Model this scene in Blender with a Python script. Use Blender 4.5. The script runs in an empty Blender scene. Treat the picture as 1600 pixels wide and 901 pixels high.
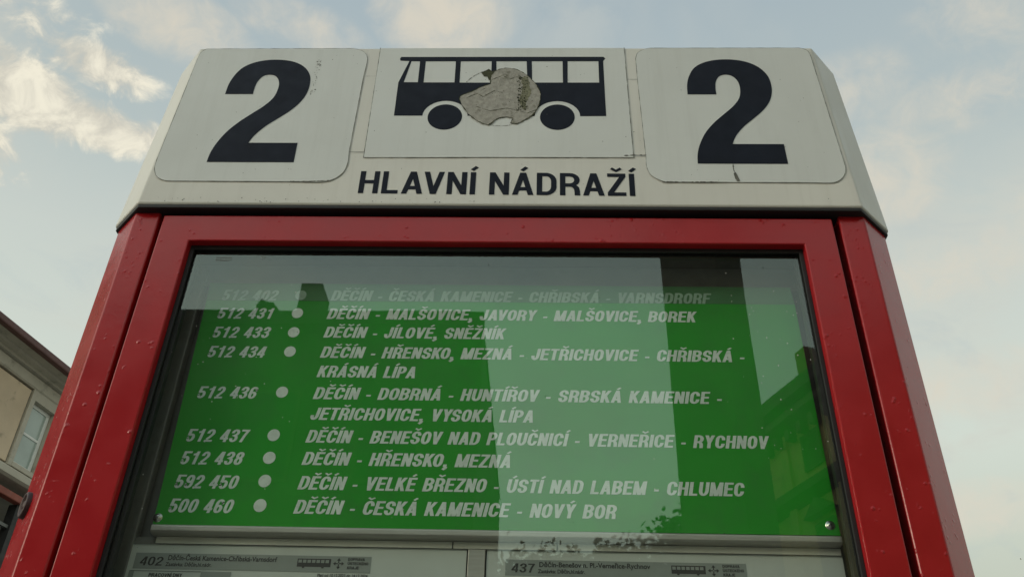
import bpy, math, random
from mathutils import Vector, Matrix
from math import sin, cos, pi, radians as rad
random.seed(7)
sc = bpy.context.scene
COL = sc.collection

# ------------------------------------------------------------------ camera
CAM = Vector((0.05887, -0.82291, 1.55))
cd = bpy.data.cameras.new('camera'); cam = bpy.data.objects.new('camera', cd); COL.objects.link(cam)
cd.sensor_width = 36; cd.lens = 1420 / 1600 * 36; cd.clip_start = 0.02; cd.clip_end = 3000
Rr = Vector((0.999356727, 0.023901331, 0.026736835)); Uu = Vector((-0.008141555, -0.574863343, 0.818208929)); Ff = Vector((-0.034926308, 0.817900277, 0.574298955))
cam.matrix_world = Matrix(((Rr.x, Uu.x, -Ff.x, CAM.x), (Rr.y, Uu.y, -Ff.y, CAM.y), (Rr.z, Uu.z, -Ff.z, CAM.z), (0, 0, 0, 1)))
sc.camera = cam

# ------------------------------------------------------------------ view, sun and sky
sc.view_settings.view_transform = 'Standard'; sc.view_settings.look = 'None'
sc.view_settings.exposure = 0.0; sc.view_settings.gamma = 1.0
SUN_AZ, SUN_EL = rad(-116), rad(15)         # low evening sun behind the camera's left shoulder, veiled by cloud
sd = bpy.data.lights.new('sun', 'SUN'); sd.energy = 0.9; sd.angle = rad(14); sd.color = (1.0, 0.86, 0.66)
so = bpy.data.objects.new('sun', sd); COL.objects.link(so)
sdir = Vector((sin(SUN_AZ) * cos(SUN_EL), cos(SUN_AZ) * cos(SUN_EL), sin(SUN_EL)))
so.rotation_euler = sdir.to_track_quat('Z', 'Y').to_euler()

W = bpy.data.worlds.new('World'); sc.world = W; W.use_nodes = True
wt = W.node_tree; wt.nodes.clear()
def wn(t, **k):
    n = wt.nodes.new(t)
    for a, b in k.items(): setattr(n, a, b)
    return n
def wmath(op, a, b=None, c=None, clamp=False):
    n = wn('ShaderNodeMath', operation=op, use_clamp=clamp)
    for i, v in enumerate((a, b, c)):
        if v is None: continue
        if isinstance(v, (int, float)): n.inputs[i].default_value = v
        else: wt.links.new(v, n.inputs[i])
    return n.outputs[0]
def wmix(fac, a, b):
    n = wn('ShaderNodeMix', data_type='RGBA')
    for s, v in ((n.inputs[0], fac), (n.inputs[6], a), (n.inputs[7], b)):
        if isinstance(v, (int, float)): s.default_value = v
        elif isinstance(v, tuple): s.default_value = (*v, 1)
        else: wt.links.new(v, s)
    return n.outputs[2]
def lin(r, g, b):
    f = lambda c: ((c / 255 + 0.055) / 1.055) ** 2.4 if c > 10 else c / 255 / 12.92
    return (f(r), f(g), f(b))
def linx(k, r, g, b): return tuple(k * c for c in lin(r, g, b))
tc = wn('ShaderNodeTexCoord'); nrm = wn('ShaderNodeVectorMath', operation='NORMALIZE'); wt.links.new(tc.outputs['Generated'], nrm.inputs[0])
D = nrm.outputs[0]
sep = wn('ShaderNodeSeparateXYZ'); wt.links.new(D, sep.inputs[0]); dx, dy, dz = sep.outputs
sky = wn('ShaderNodeTexSky', sky_type='NISHITA'); sky.sun_disc = False; sky.sun_elevation = SUN_EL; sky.sun_rotation = SUN_AZ
# clear-air gradient by height
ramp = wn('ShaderNodeValToRGB'); wt.links.new(dz, ramp.inputs[0]); el = ramp.color_ramp.elements
el[0].position = 0.0; el[0].color = (*lin(200, 198, 178), 1)
el[1].position = 1.0; el[1].color = (*lin(150, 166, 178), 1)
for p_, c_ in ((0.25, (196, 202, 184)), (0.40, (214, 223, 211)), (0.55, (204, 212, 205)), (0.66, (184, 196, 195)), (0.78, (170, 185, 191))):
    e_ = el.new(p_); e_.color = (*lin(*c_), 1)
# flattened cloud coordinates
zz = wmath('ADD', dz, 0.25)
cu = wmath('DIVIDE', dx, zz); cv = wmath('DIVIDE', dy, zz)
cxy = wn('ShaderNodeCombineXYZ'); wt.links.new(cu, cxy.inputs[0]); wt.links.new(cv, cxy.inputs[1])
def wnoise(vec, scale, detail=6, rough=.55, dist=0.0):
    n = wn('ShaderNodeTexNoise'); n.inputs['Scale'].default_value = scale; n.inputs['Detail'].default_value = detail
    n.inputs['Roughness'].default_value = rough; n.inputs['Distortion'].default_value = dist
    wt.links.new(vec, n.inputs['Vector']); return n.outputs['Fac']
def wramp(v, a, b):
    n = wn('ShaderNodeMapRange', interpolation_type='SMOOTHSTEP'); wt.links.new(v, n.inputs[0])
    n.inputs[1].default_value = a; n.inputs[2].default_value = b; return n.outputs[0]
n_big = wnoise(cxy.outputs[0], 2.6, 5, .5, .4)
n_mid = wnoise(cxy.outputs[0], 7.0, 6, .6, .6)
n_fin = wnoise(D, 26.0, 8, .62, .5)
soft = wmath('MULTIPLY', wramp(n_big, .42, .66), wramp(n_mid, .3, .6))
base = wmix(0.10, ramp.outputs[0], sky.outputs[0])
c1 = wmix(wmath('MULTIPLY', soft, .55), ramp.outputs[0], lin(212, 212, 200))
c1 = wmix(wmath('MULTIPLY', wramp(n_mid, .5, .72), .22), c1, lin(168, 186, 196))
# cumulus scraps, each a warped patch of sky direction: (direction, radius, stretch)
def pixdir(x, y):
    v = Rr * ((x - 800) / 1420) + Uu * (-(y - 450.5) / 1420) + Ff
    return v.normalized()
def patches(lst, lo=.42, hi=.62):
    acc = None
    for (px, py, rx, ry, amp) in lst:
        c = pixdir(px, py)
        a = wn('ShaderNodeVectorMath', operation='SUBTRACT'); wt.links.new(D, a.inputs[0]); a.inputs[1].default_value = c
        # axes of the patch on the sky
        ux = c.cross(Vector((0, 0, 1))).normalized(); uz = ux.cross(c).normalized()
        d1 = wn('ShaderNodeVectorMath', operation='DOT_PRODUCT'); wt.links.new(a.outputs[0], d1.inputs[0]); d1.inputs[1].default_value = ux * (1420 / rx)
        d2 = wn('ShaderNodeVectorMath', operation='DOT_PRODUCT'); wt.links.new(a.outputs[0], d2.inputs[0]); d2.inputs[1].default_value = uz * (1420 / ry)
        r2 = wmath('ADD', wmath('MULTIPLY', d1.outputs['Value'], d1.outputs['Value']), wmath('MULTIPLY', d2.outputs['Value'], d2.outputs['Value']))
        g = wmath('MULTIPLY', wmath('SUBTRACT', 1.0, r2, clamp=True), amp)
        acc = g if acc is None else wmath('MAXIMUM', acc, g)
    v = wmath('ADD', wmath('MULTIPLY', acc, .42), wmath('MULTIPLY', n_fin, .82))
    return wmath('MULTIPLY', wramp(v, lo, hi), wramp(acc, 0.0, .35))
m_left = patches([(40, 150, 130, 70, 1.0), (150, 100, 120, 45, .85), (150, 195, 110, 48, 1.0), (225, 215, 60, 40, .8), (5, 85, 40, 26, .8),
                  (90, 45, 120, 60, .45), (-120, 190, 160, 90, 1), (-150, 60, 170, 60, .8), (-40, 250, 90, 30, .6)], .50, .76)
m_soft = patches([(280, 40, 130, 60, .9), (690, 25, 120, 80, 1.1), (470, 40, 120, 45, .6), (1385, 270, 110, 90, .8), (1330, 140, 120, 70, .5), (1500, 150, 180, 60, .45), (1480, 420, 200, 60, .5), (1450, 610, 260, 60, .6),
                  (1480, 800, 300, 50, .7), (1750, 300, 160, 120, .6), (700, -250, 420, 120, .6), (-200, -120, 300, 120, .6), (1700, -100, 260, 120, .6)], .35, 1.0)
c2 = wmix(wmath('MULTIPLY', m_soft, .88), c1, lin(224, 216, 198))
warm = wmix(wramp(n_fin, .38, .66), lin(212, 206, 190), lin(255, 247, 224))
c3 = wmix(wmath('MULTIPLY', m_left, .86), c2, warm)
# scale so that (strength .1) x colour gives the radiance, and keep a share of the physical sky
k10 = wn('ShaderNodeVectorMath', operation='SCALE'); wt.links.new(c3, k10.inputs[0]); 
gd = wn('ShaderNodeVectorMath', operation='DOT_PRODUCT'); wt.links.new(D, gd.inputs[0]); gd.inputs[1].default_value = Vector((sin(rad(-142)), cos(rad(-142)), .08)).normalized()
glow = wn('ShaderNodeMapRange', interpolation_type='SMOOTHSTEP'); wt.links.new(gd.outputs['Value'], glow.inputs[0])   # the sunward half of the sky is brighter
glow.inputs[1].default_value = 0.0; glow.inputs[2].default_value = 1.0; glow.inputs[3].default_value = 10.0; glow.inputs[4].default_value = 27.0
wt.links.new(glow.outputs[0], k10.inputs['Scale'])
fin = wmix(0.06, k10.outputs[0], sky.outputs[0])
bg = wn('ShaderNodeBackground'); bg.inputs['Strength'].default_value = 0.1; wt.links.new(fin, bg.inputs[0])
wo = wn('ShaderNodeOutputWorld'); wt.links.new(bg.outputs[0], wo.inputs[0])

# ------------------------------------------------------------------ helpers
def mesh_obj(name, verts, faces, mat, parent=None, smooth=False, loc=None):
    me = bpy.data.meshes.new(name); me.from_pydata([tuple(v) for v in verts], [], faces); me.update()
    if mat: me.materials.append(mat)
    if smooth:
        for p in me.polygons: p.use_smooth = True
    o = bpy.data.objects.new(name, me); COL.objects.link(o)
    if parent: o.parent = parent
    if loc: o.location = loc
    return o
def bevel(o, w, seg=2):
    m = o.modifiers.new('bevel', 'BEVEL'); m.width = w; m.segments = seg; m.limit_method = 'ANGLE'; m.angle_limit = rad(25)
    return o
def empty(name, label, cat, loc=(0, 0, 0), rz=0, group=None):
    o = bpy.data.objects.new(name, None); COL.objects.link(o); o.location = loc; o.rotation_euler = (0, 0, rz)
    o['label'] = label; o['category'] = cat
    if group: o['group'] = group
    return o
def tag(o, label=None, cat=None, group=None, kind=None):
    for k, v in (('label', label), ('category', cat), ('group', group), ('kind', kind)):
        if v: o[k] = v
    return o
def boxes(lst):
    V, F = [], []
    for (x0, x1, y0, y1, z0, z1) in lst:
        b = len(V)
        V += [(x0, y0, z0), (x1, y0, z0), (x1, y1, z0), (x0, y1, z0), (x0, y0, z1), (x1, y0, z1), (x1, y1, z1), (x0, y1, z1)]
        F += [tuple(b + i for i in f) for f in ((0, 3, 2, 1), (4, 5, 6, 7), (0, 1, 5, 4), (1, 2, 6, 5), (2, 3, 7, 6), (3, 0, 4, 7))]
    return V, F
def box(name, b, mat, parent=None, bev=0, seg=2):
    o = mesh_obj(name, *boxes([b]), mat, parent)
    if bev: bevel(o, bev, seg)
    return o
def prism(name, prof, axis, a0, a1, mat, parent=None, bev=0):
    """extrude a closed profile along x ('x', profile in y,z), y (profile in x,z) or z (profile in x,y)"""
    f = {'x': lambda p, a: (a, p[0], p[1]), 'y': lambda p, a: (p[0], a, p[1]), 'z': lambda p, a: (p[0], p[1], a)}[axis]
    n = len(prof); V = [f(p, a0) for p in prof] + [f(p, a1) for p in prof]
    F = [(i, (i + 1) % n, n + (i + 1) % n, n + i) for i in range(n)] + [tuple(range(n))[::-1], tuple(range(n, 2 * n))]
    o = mesh_obj(name, V, F, mat, parent)
    import bmesh
    bm = bmesh.new(); bm.from_mesh(o.data); bmesh.ops.recalc_face_normals(bm, faces=bm.faces); bm.to_mesh(o.data); bm.free()
    if bev: bevel(o, bev)
    return o
def frame(name, ox0, ox1, oz0, oz1, ix0, ix1, iz0, iz1, y0, y1, mat, parent=None, bev=0):
    o_ = [(ox0, oz0), (ox1, oz0), (ox1, oz1), (ox0, oz1)]; i_ = [(ix0, iz0), (ix1, iz0), (ix1, iz1), (ix0, iz1)]
    V = [(x, y0, z) for x, z in o_] + [(x, y0, z) for x, z in i_] + [(x, y1, z) for x, z in o_] + [(x, y1, z) for x, z in i_]
    F = []
    for k in range(4):
        j = (k + 1) % 4
        F += [(k, j, 4 + j, 4 + k), (8 + k, 12 + k, 12 + j, 8 + j), (k, 8 + k, 8 + j, j), (4 + k, 4 + j, 12 + j, 12 + k)]
    o = mesh_obj(name, V, F, mat, parent)
    if bev: bevel(o, bev)
    return o
def flat(name, contours, y, mat, parent=None, th=0.0):
    """filled flat shape with holes in the x-z plane at depth y, facing -y; th = thickness towards -y"""
    cu_ = bpy.data.curves.new(name, 'CURVE'); cu_.dimensions = '2D'; cu_.fill_mode = 'BOTH'; cu_.extrude = th / 2
    for c in contours:
        s = cu_.splines.new('POLY'); s.points.add(len(c) - 1); s.use_cyclic_u = True
        for i, (x, z) in enumerate(c): s.points[i].co = (x, z, 0, 1)
    t = bpy.data.objects.new('tmp', cu_); COL.objects.link(t)
    dg = bpy.context.evaluated_depsgraph_get(); me = bpy.data.meshes.new_from_object(t.evaluated_get(dg)); bpy.data.objects.remove(t); bpy.data.curves.remove(cu_)
    me.name = name; me.transform(Matrix(((1, 0, 0, 0), (0, 0, -1, y - th / 2), (0, 1, 0, 0), (0, 0, 0, 1))))
    me.materials.clear(); me.materials.append(mat)
    o = bpy.data.objects.new(name, me); COL.objects.link(o)
    if parent: o.parent = parent
    return o
def smooth_closed(pts, n=4, sharp=()):
    """Catmull-Rom through the closed outline, keeping the listed corners sharp"""
    out = []; N = len(pts)
    for i in range(N):
        p0, p1, p2, p3 = pts[i - 1], pts[i], pts[(i + 1) % N], pts[(i + 2) % N]
        if i in sharp: p0 = p1
        if (i + 1) % N in sharp: p3 = p2
        if i in sharp and (i + 1) % N in sharp: out.append(p1); continue
        for k in range(n):
            t = k / n
            out.append(tuple(.5 * ((2 * p1[a]) + (-p0[a] + p2[a]) * t + (2 * p0[a] - 5 * p1[a] + 4 * p2[a] - p3[a]) * t * t + (-p0[a] + 3 * p1[a] - 3 * p2[a] + p3[a]) * t ** 3) for a in (0, 1)))
    return out
def ribbon(name, pts, w, y, mat, parent=None, closed=False, jit=0.0, flatness=True):
    """hairline strip in the x-z plane, of uneven width"""
    V, F = [], []; N = len(pts)
    for i, p in enumerate(pts):
        a = pts[i - 1] if (i > 0 or closed) else p; b = pts[(i + 1) % N] if (i < N - 1 or closed) else p
        tx, tz = b[0] - a[0], b[1] - a[1]; L = math.hypot(tx, tz) or 1; nx, nz = -tz / L, tx / L
        ww = w * (1 + random.uniform(-jit, jit)) / 2
        V += [(p[0] + nx * ww, y, p[1] + nz * ww), (p[0] - nx * ww, y, p[1] - nz * ww)]
    for i in range(N if closed else N - 1):
        j = (i + 1) % N; F.append((2 * i, 2 * j, 2 * j + 1, 2 * i + 1))
    return mesh_obj(name, V, F, mat, parent)
def resample(pts, step, closed=False):
    out = []; P_ = pts + ([pts[0]] if closed else [])
    for a, b in zip(P_, P_[1:]):
        L = math.hypot(b[0] - a[0], b[1] - a[1]); n = max(1, int(L / step))
        out += [(a[0] + (b[0] - a[0]) * k / n, a[1] + (b[1] - a[1]) * k / n) for k in range(n)]
    if not closed: out.append(pts[-1])
    return out
def ell(cx, cz, rx, rz, n=40, a0=0, a1=2 * pi, end=False):
    m = n if not end else n + 1
    return [(cx + rx * cos(a0 + (a1 - a0) * k / n), cz + rz * sin(a0 + (a1 - a0) * k / n)) for k in range(m)]

# ------------------------------------------------------------------ materials
def mat(name, color, rough=.5, metal=0.0, spec=.5, var=0.0, var_scale=8, bump=0.0, bump_scale=60, coat=0.0, dirt=None, dirt_scale=6, dirt_lo=.55, dirt_hi=.75, coord='Object', dist=.001, stretch=None, streak=None):
    m = bpy.data.materials.new(name); m.use_nodes = True; t = m.node_tree; b = t.nodes['Principled BSDF']
    b.inputs['Base Color'].default_value = (*color, 1); b.inputs['Roughness'].default_value = rough; b.inputs['Metallic'].default_value = metal
    b.inputs['Specular IOR Level'].default_value = spec; b.inputs['Coat Weight'].default_value = coat; b.inputs['Coat Roughness'].default_value = .12
    co = t.nodes.new('ShaderNodeTexCoord').outputs[coord]
    if stretch:
        mp = t.nodes.new('ShaderNodeMapping'); mp.inputs['Scale'].default_value = stretch; t.links.new(co, mp.inputs[0]); co = mp.outputs[0]
    def noise(s, d=6, r=.6):
        n = t.nodes.new('ShaderNodeTexNoise'); n.inputs['Scale'].default_value = s; n.inputs['Detail'].default_value = d; n.inputs['Roughness'].default_value = r
        t.links.new(co, n.inputs['Vector']); return n.outputs['Fac']
    def mix(f, a, c):
        n = t.nodes.new('ShaderNodeMix'); n.data_type = 'RGBA'
        for s, v in ((n.inputs[0], f), (n.inputs[6], a), (n.inputs[7], c)):
            if isinstance(v, (int, float)): s.default_value = v
            elif isinstance(v, tuple): s.default_value = (*v, 1)
            else: t.links.new(v, s)
        return n.outputs[2]
    def mr(v, a, c, lo=0., hi=1.):
        n = t.nodes.new('ShaderNodeMapRange'); t.links.new(v, n.inputs[0]); n.inputs[1].default_value = a; n.inputs[2].default_value = c; n.inputs[3].default_value = lo; n.inputs[4].default_value = hi
        return n.outputs[0]
    col = color
    if var:
        col = mix(mr(noise(var_scale), .3, .7), tuple(c * (1 - var) for c in color), tuple(min(1, c * (1 + var)) for c in color))
    if dirt:
        col = mix(mr(noise(dirt_scale, 9, .7), dirt_lo, dirt_hi), col, dirt)
    if streak:
        mp2 = t.nodes.new('ShaderNodeMapping'); mp2.inputs['Scale'].default_value = (70, 1, 3.5); t.links.new(co, mp2.inputs[0])
        ns = t.nodes.new('ShaderNodeTexNoise'); ns.inputs['Scale'].default_value = 1.0; ns.inputs['Detail'].default_value = 5; ns.inputs['Roughness'].default_value = .65; t.links.new(mp2.outputs[0], ns.inputs['Vector'])
        col = mix(mr(ns.outputs['Fac'], .50, .80, 0, .30), col, streak)
    if var or dirt: t.links.new(col, b.inputs['Base Color'])
    if var:
        t.links.new(mr(noise(var_scale * 3), .3, .7, max(0, rough * .8), min(1, rough * 1.25)), b.inputs['Roughness'])
    if bump:
        bp = t.nodes.new('ShaderNodeBump'); bp.inputs['Strength'].default_value = bump; bp.inputs['Distance'].default_value = dist
        t.links.new(noise(bump_scale, 4, .55), bp.inputs['Height']); t.links.new(bp.outputs[0], b.inputs['Normal'])
    m['_'] = 1
    return m

def red_paint():
    m = mat('red_gloss_paint', (.36, .018, .022), rough=.33, spec=.34)
    t = m.node_tree; b = t.nodes['Principled BSDF']; N = t.nodes; L = t.links
    co = N.new('ShaderNodeTexCoord').outputs['Object']
    vo = N.new('ShaderNodeTexVoronoi'); vo.inputs['Scale'].default_value = 150; vo.feature = 'F1'; L.new(co, vo.inputs['Vector'])
    n1 = N.new('ShaderNodeTexNoise'); n1.inputs['Scale'].default_value = 28; n1.inputs['Detail'].default_value = 4; L.new(co, n1.inputs['Vector'])
    n2 = N.new('ShaderNodeTexNoise'); n2.inputs['Scale'].default_value = 420; n2.inputs['Detail'].default_value = 3; L.new(co, n2.inputs['Vector'])
    n3 = N.new('ShaderNodeTexNoise'); n3.inputs['Scale'].default_value = 75; n3.inputs['Detail'].default_value = 5; L.new(co, n3.inputs['Vector'])
    def mr(v, a, c, lo=0., hi=1.):
        n = N.new('ShaderNodeMapRange'); n.interpolation_type = 'SMOOTHSTEP'; L.new(v, n.inputs[0]); n.inputs[1].default_value = a; n.inputs[2].default_value = c; n.inputs[3].default_value = lo; n.inputs[4].default_value = hi; return n.outputs[0]
    def ma(op, a, c):
        n = N.new('ShaderNodeMath'); n.operation = op
        for i, v in enumerate((a, c)):
            if isinstance(v, (int, float)): n.inputs[i].default_value = v
            else: L.new(v, n.inputs[i])
        return n.outputs[0]
    blister = ma('MULTIPLY', mr(vo.outputs['Distance'], .42, .10), mr(n3.outputs['Fac'], .53, .66))
    blister = ma('MULTIPLY', blister, mr(n1.outputs['Fac'], .43, .60))
    h = ma('ADD', ma('MULTIPLY', blister, 1.0), ma('ADD', ma('MULTIPLY', n2.outputs['Fac'], .10), ma('MULTIPLY', n3.outputs['Fac'], .22)))
    bp = N.new('ShaderNodeBump'); bp.inputs['Strength'].default_value = .85; bp.inputs['Distance'].default_value = .0008; L.new(h, bp.inputs['Height']); L.new(bp.outputs[0], b.inputs['Normal'])
    mx = N.new('ShaderNodeMix'); mx.data_type = 'RGBA'; L.new(mr(n1.outputs['Fac'], .3, .7), mx.inputs[0]); mx.inputs[6].default_value = (.36, .012, .016, 1); mx.inputs[7].default_value = (.40, .014, .018, 1)
    L.new(mx.outputs[2], b.inputs['Base Color'])
    L.new(mr(n1.outputs['Fac'], .3, .7, .20, .26), b.inputs['Roughness'])
    return m
M = {}
M['red'] = red_paint()
M['white'] = mat('aged_white_enamel', (.70, .69, .63), rough=.42, var=.05, var_scale=5, bump=.15, bump_scale=90, dirt=(.42, .40, .33), dirt_scale=9, dirt_lo=.60, dirt_hi=.85, dist=.0004, streak=(.50, .48, .41))
M['plate'] = mat('white_vinyl', (.67, .69, .66), rough=.38, var=.045, var_scale=7, dirt=(.40, .40, .35), dirt_scale=40, dirt_lo=.68, dirt_hi=.80, streak=(.50, .51, .47), bump=.1, bump_scale=12, dist=.001)
M['seam'] = mat('seam_grime', (.13, .13, .11), rough=.9, var=.5, var_scale=200)
M['ink'] = mat('navy_black_vinyl', (.009, .012, .022), rough=.5, spec=.12, var=.2, var_scale=20, dirt=(.020, .022, .028), dirt_scale=60, dirt_lo=.6, dirt_hi=.75)
M['lip'] = mat('black_rubber', (.012, .012, .013), rough=.6, bump=.2, bump_scale=200)
M['residue'] = mat('weathered_sticker_residue', (.37, .36, .32), rough=.95, var=.22, var_scale=160, bump=.9, bump_scale=420, dirt=(.12, .12, .08), dirt_scale=48, dirt_lo=.56, dirt_hi=.68, dist=.0008)
M['moss'] = mat('green_black_grime', (.05, .055, .025), rough=.95, var=.5, var_scale=300)
M['mossthin'] = mat('mossy_residue', (.19, .19, .125), rough=.95, var=.5, var_scale=260, bump=.9, bump_scale=500)
M['green'] = mat('green_board_vinyl', (.012, .285, .014), rough=.5, spec=.2, var=.15, var_scale=4, dirt=(.018, .23, .02), dirt_scale=14, dirt_lo=.5, dirt_hi=.7)
M['shadegreen'] = mat('shaded_green_strip', (.035, .16, .05), rough=.6, var=.1, var_scale=8)  # board green with the top shadow put into the colour
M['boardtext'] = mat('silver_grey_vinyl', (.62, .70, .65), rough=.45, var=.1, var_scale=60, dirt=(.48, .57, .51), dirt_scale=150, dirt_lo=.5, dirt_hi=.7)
M['shadetext'] = mat('shaded_grey_vinyl', (.26, .40, .31), rough=.55, var=.2, var_scale=60)  # lettering grey darkened to match the painted shade
M['alu'] = mat('dull_aluminium', (.42, .41, .37), rough=.42, metal=.55, var=.12, var_scale=20, stretch=(1, 12, 12), bump=.1, bump_scale=80)
M['back'] = mat('grey_cabinet_lining', (.10, .11, .105), rough=.7, var=.12, var_scale=10, dirt=(.08, .09, .08), dirt_scale=12)
M['darkin'] = mat('dark_cabinet_side', (.030, .030, .030), rough=.7, var=.2, var_scale=30)
M['grey'] = mat('grey_profile', (.13, .135, .125), rough=.5, var=.15, var_scale=30, dirt=(.08, .08, .07), dirt_scale=40)
M['paper'] = mat('timetable_paper', (.50, .54, .50), rough=.6, var=.04, var_scale=20)
M['band'] = mat('grey_print', (.24, .27, .25), rough=.6, var=.05, var_scale=30)
M['print'] = mat('black_print', (.03, .03, .03), rough=.6)
M['screw'] = mat('zinc_screw', (.6, .6, .56), rough=.3, metal=1.0, var=.1, var_scale=300)
M['bolt'] = mat('dark_painted_bolt', (.035, .006, .007), rough=.5, spec=.6, bump=.5, bump_scale=200, dist=.001)
# glass: a thin sheet, Fresnel share of mirror, faint dust film
g = bpy.data.materials.new('dusty_window_glass'); g.use_nodes = True; t = g.node_tree; t.nodes.clear(); N = t.nodes; L = t.links
tr = N.new('ShaderNodeBsdfTransparent'); tr.inputs[0].default_value = (.93, .965, .94, 1)
gl = N.new('ShaderNodeBsdfGlossy'); gl.inputs['Roughness'].default_value = .012; gl.inputs[0].default_value = (.84, 1.0, .95, 1)
lw = N.new('ShaderNodeLayerWeight'); lw.inputs[0].default_value = .5
fr = N.new('ShaderNodeMath'); fr.operation = 'POWER'; L.new(lw.outputs['Facing'], fr.inputs[0]); fr.inputs[1].default_value = 4.5
mu = N.new('ShaderNodeMath'); mu.operation = 'MULTIPLY_ADD'; L.new(fr.outputs[0], mu.inputs[0]); mu.inputs[1].default_value = .87; mu.inputs[2].default_value = .078; mu.use_clamp = True
co = N.new('ShaderNodeTexCoord')
bn = N.new('ShaderNodeTexNoise'); bn.inputs['Scale'].default_value = 5; bn.inputs['Detail'].default_value = 1; L.new(co.outputs['Object'], bn.inputs['Vector'])
bb = N.new('ShaderNodeBump'); bb.inputs['Strength'].default_value = .16; bb.inputs['Distance'].default_value = .0012; L.new(bn.outputs['Fac'], bb.inputs['Height']); L.new(bb.outputs[0], gl.inputs['Normal'])
m1 = N.new('ShaderNodeMixShader'); L.new(mu.outputs[0], m1.inputs[0]); L.new(tr.outputs[0], m1.inputs[1]); L.new(gl.outputs[0], m1.inputs[2])
df = N.new('ShaderNodeBsdfDiffuse'); df.inputs[0].default_value = (.5, .5, .46, 1)
def _n(scale, det=6, rg=.7):
    n = N.new('ShaderNodeTexNoise'); n.inputs['Scale'].default_value = scale; n.inputs['Detail'].default_value = det; n.inputs['Roughness'].default_value = rg; L.new(co.outputs['Object'], n.inputs['Vector']); return n.outputs['Fac']
def _mr(v, a, c, lo, hi):
    n = N.new('ShaderNodeMapRange'); L.new(v, n.inputs[0]); n.inputs[1].default_value = a; n.inputs[2].default_value = c; n.inputs[3].default_value = lo; n.inputs[4].default_value = hi; return n.outputs[0]
vs = N.new('ShaderNodeTexVoronoi'); vs.inputs['Scale'].default_value = 95; L.new(co.outputs['Object'], vs.inputs['Vector'])
sp = _mr(vs.outputs['Distance'], .055, .03, 0, .5)
spm = N.new('ShaderNodeMath'); spm.operation = 'MULTIPLY'; L.new(sp, spm.inputs[0]); L.new(_mr(_n(22), .55, .62, 0, 1), spm.inputs[1])
ad = N.new('ShaderNodeMath'); ad.operation = 'ADD'; ad.use_clamp = True; L.new(_mr(_n(7), .35, .8, .008, .036), ad.inputs[0]); L.new(spm.outputs[0], ad.inputs[1])
m2 = N.new('ShaderNodeMixShader'); L.new(ad.outputs[0], m2.inputs[0]); L.new(m1.outputs[0], m2.inputs[1]); L.new(df.outputs[0], m2.inputs[2])
ou = N.new('ShaderNodeOutputMaterial'); L.new(m2.outputs[0], ou.inputs[0])
M['glass'] = g
M['tanstone'] = mat('tan_stone_panel', (.60, .48, .34), rough=.8, var=.14, var_scale=.9, dirt=(.22, .18, .12), dirt_scale=2.5, bump=.3, bump_scale=30, dist=.01)
M['greystone'] = mat('grey_green_render', (.48, .45, .37), rough=.85, var=.08, var_scale=2, dirt=(.2, .19, .15), dirt_scale=3, bump=.3, bump_scale=40, dist=.01)
M['gutter'] = mat('maroon_gutter_paint', (.10, .040, .035), rough=.5, var=.2, var_scale=3)
M['rustred'] = mat('rust_red_beam_paint', (.26, .07, .045), rough=.55, var=.2, var_scale=3)
M['dark'] = mat('dark_shopfront', (.02, .02, .02), rough=.6, var=.3, var_scale=2)
M['whiteframe'] = mat('white_window_frame', (.75, .77, .74), rough=.4, var=.03, var_scale=3)
M['pane'] = mat('pale_window_pane', (.34, .42, .38), rough=.1, spec=.8, coat=.6, var=.1, var_scale=2)
M['brownwall'] = mat('dark_brown_render', (.075, .06, .045), rough=.9, var=.2, var_scale=1.2)
M['rooftile'] = mat('dark_roof_tile', (.05, .035, .03), rough=.8, var=.3, var_scale=3)
M['yellow'] = mat('ochre_house_render', (.78, .62, .24), rough=.9, var=.15, var_scale=1.5, dirt=(.3, .24, .12), dirt_scale=2)
M['ochretrim'] = mat('brown_cornice', (.10, .085, .05), rough=.85, var=.2, var_scale=3)
M['brick'] = mat('chimney_brick', (.30, .14, .08), rough=.9, var=.25, var_scale=6)
M['concrete'] = mat('brown_concrete', (.11, .095, .07), rough=.9, var=.15, var_scale=2, dirt=(.07, .06, .045), dirt_scale=3)
M['leaf'] = mat('leaf_green', (.20, .19, .04), rough=.6, var=.35, var_scale=1.3)
M['leafdark'] = mat('dark_leaf_green', (.035, .06, .02), rough=.6, var=.35, var_scale=.8)
M['bark'] = mat('bark', (.09, .065, .045), rough=.95, var=.3, var_scale=4, bump=.6, bump_scale=20, dist=.02)
M['ground'] = mat('forecourt_paving', (.20, .195, .18), rough=.9, var=.12, var_scale=.5, dirt=(.14, .13, .12), dirt_scale=1.5, bump=.3, bump_scale=8, dist=.01)

# ------------------------------------------------------------------ ground
tag(mesh_obj('ground', [(-900, -900, 0), (900, -900, 0), (900, 900, 0), (-900, 900, 0)], [(0, 1, 2, 3)], M['ground']), kind='structure')

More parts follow.
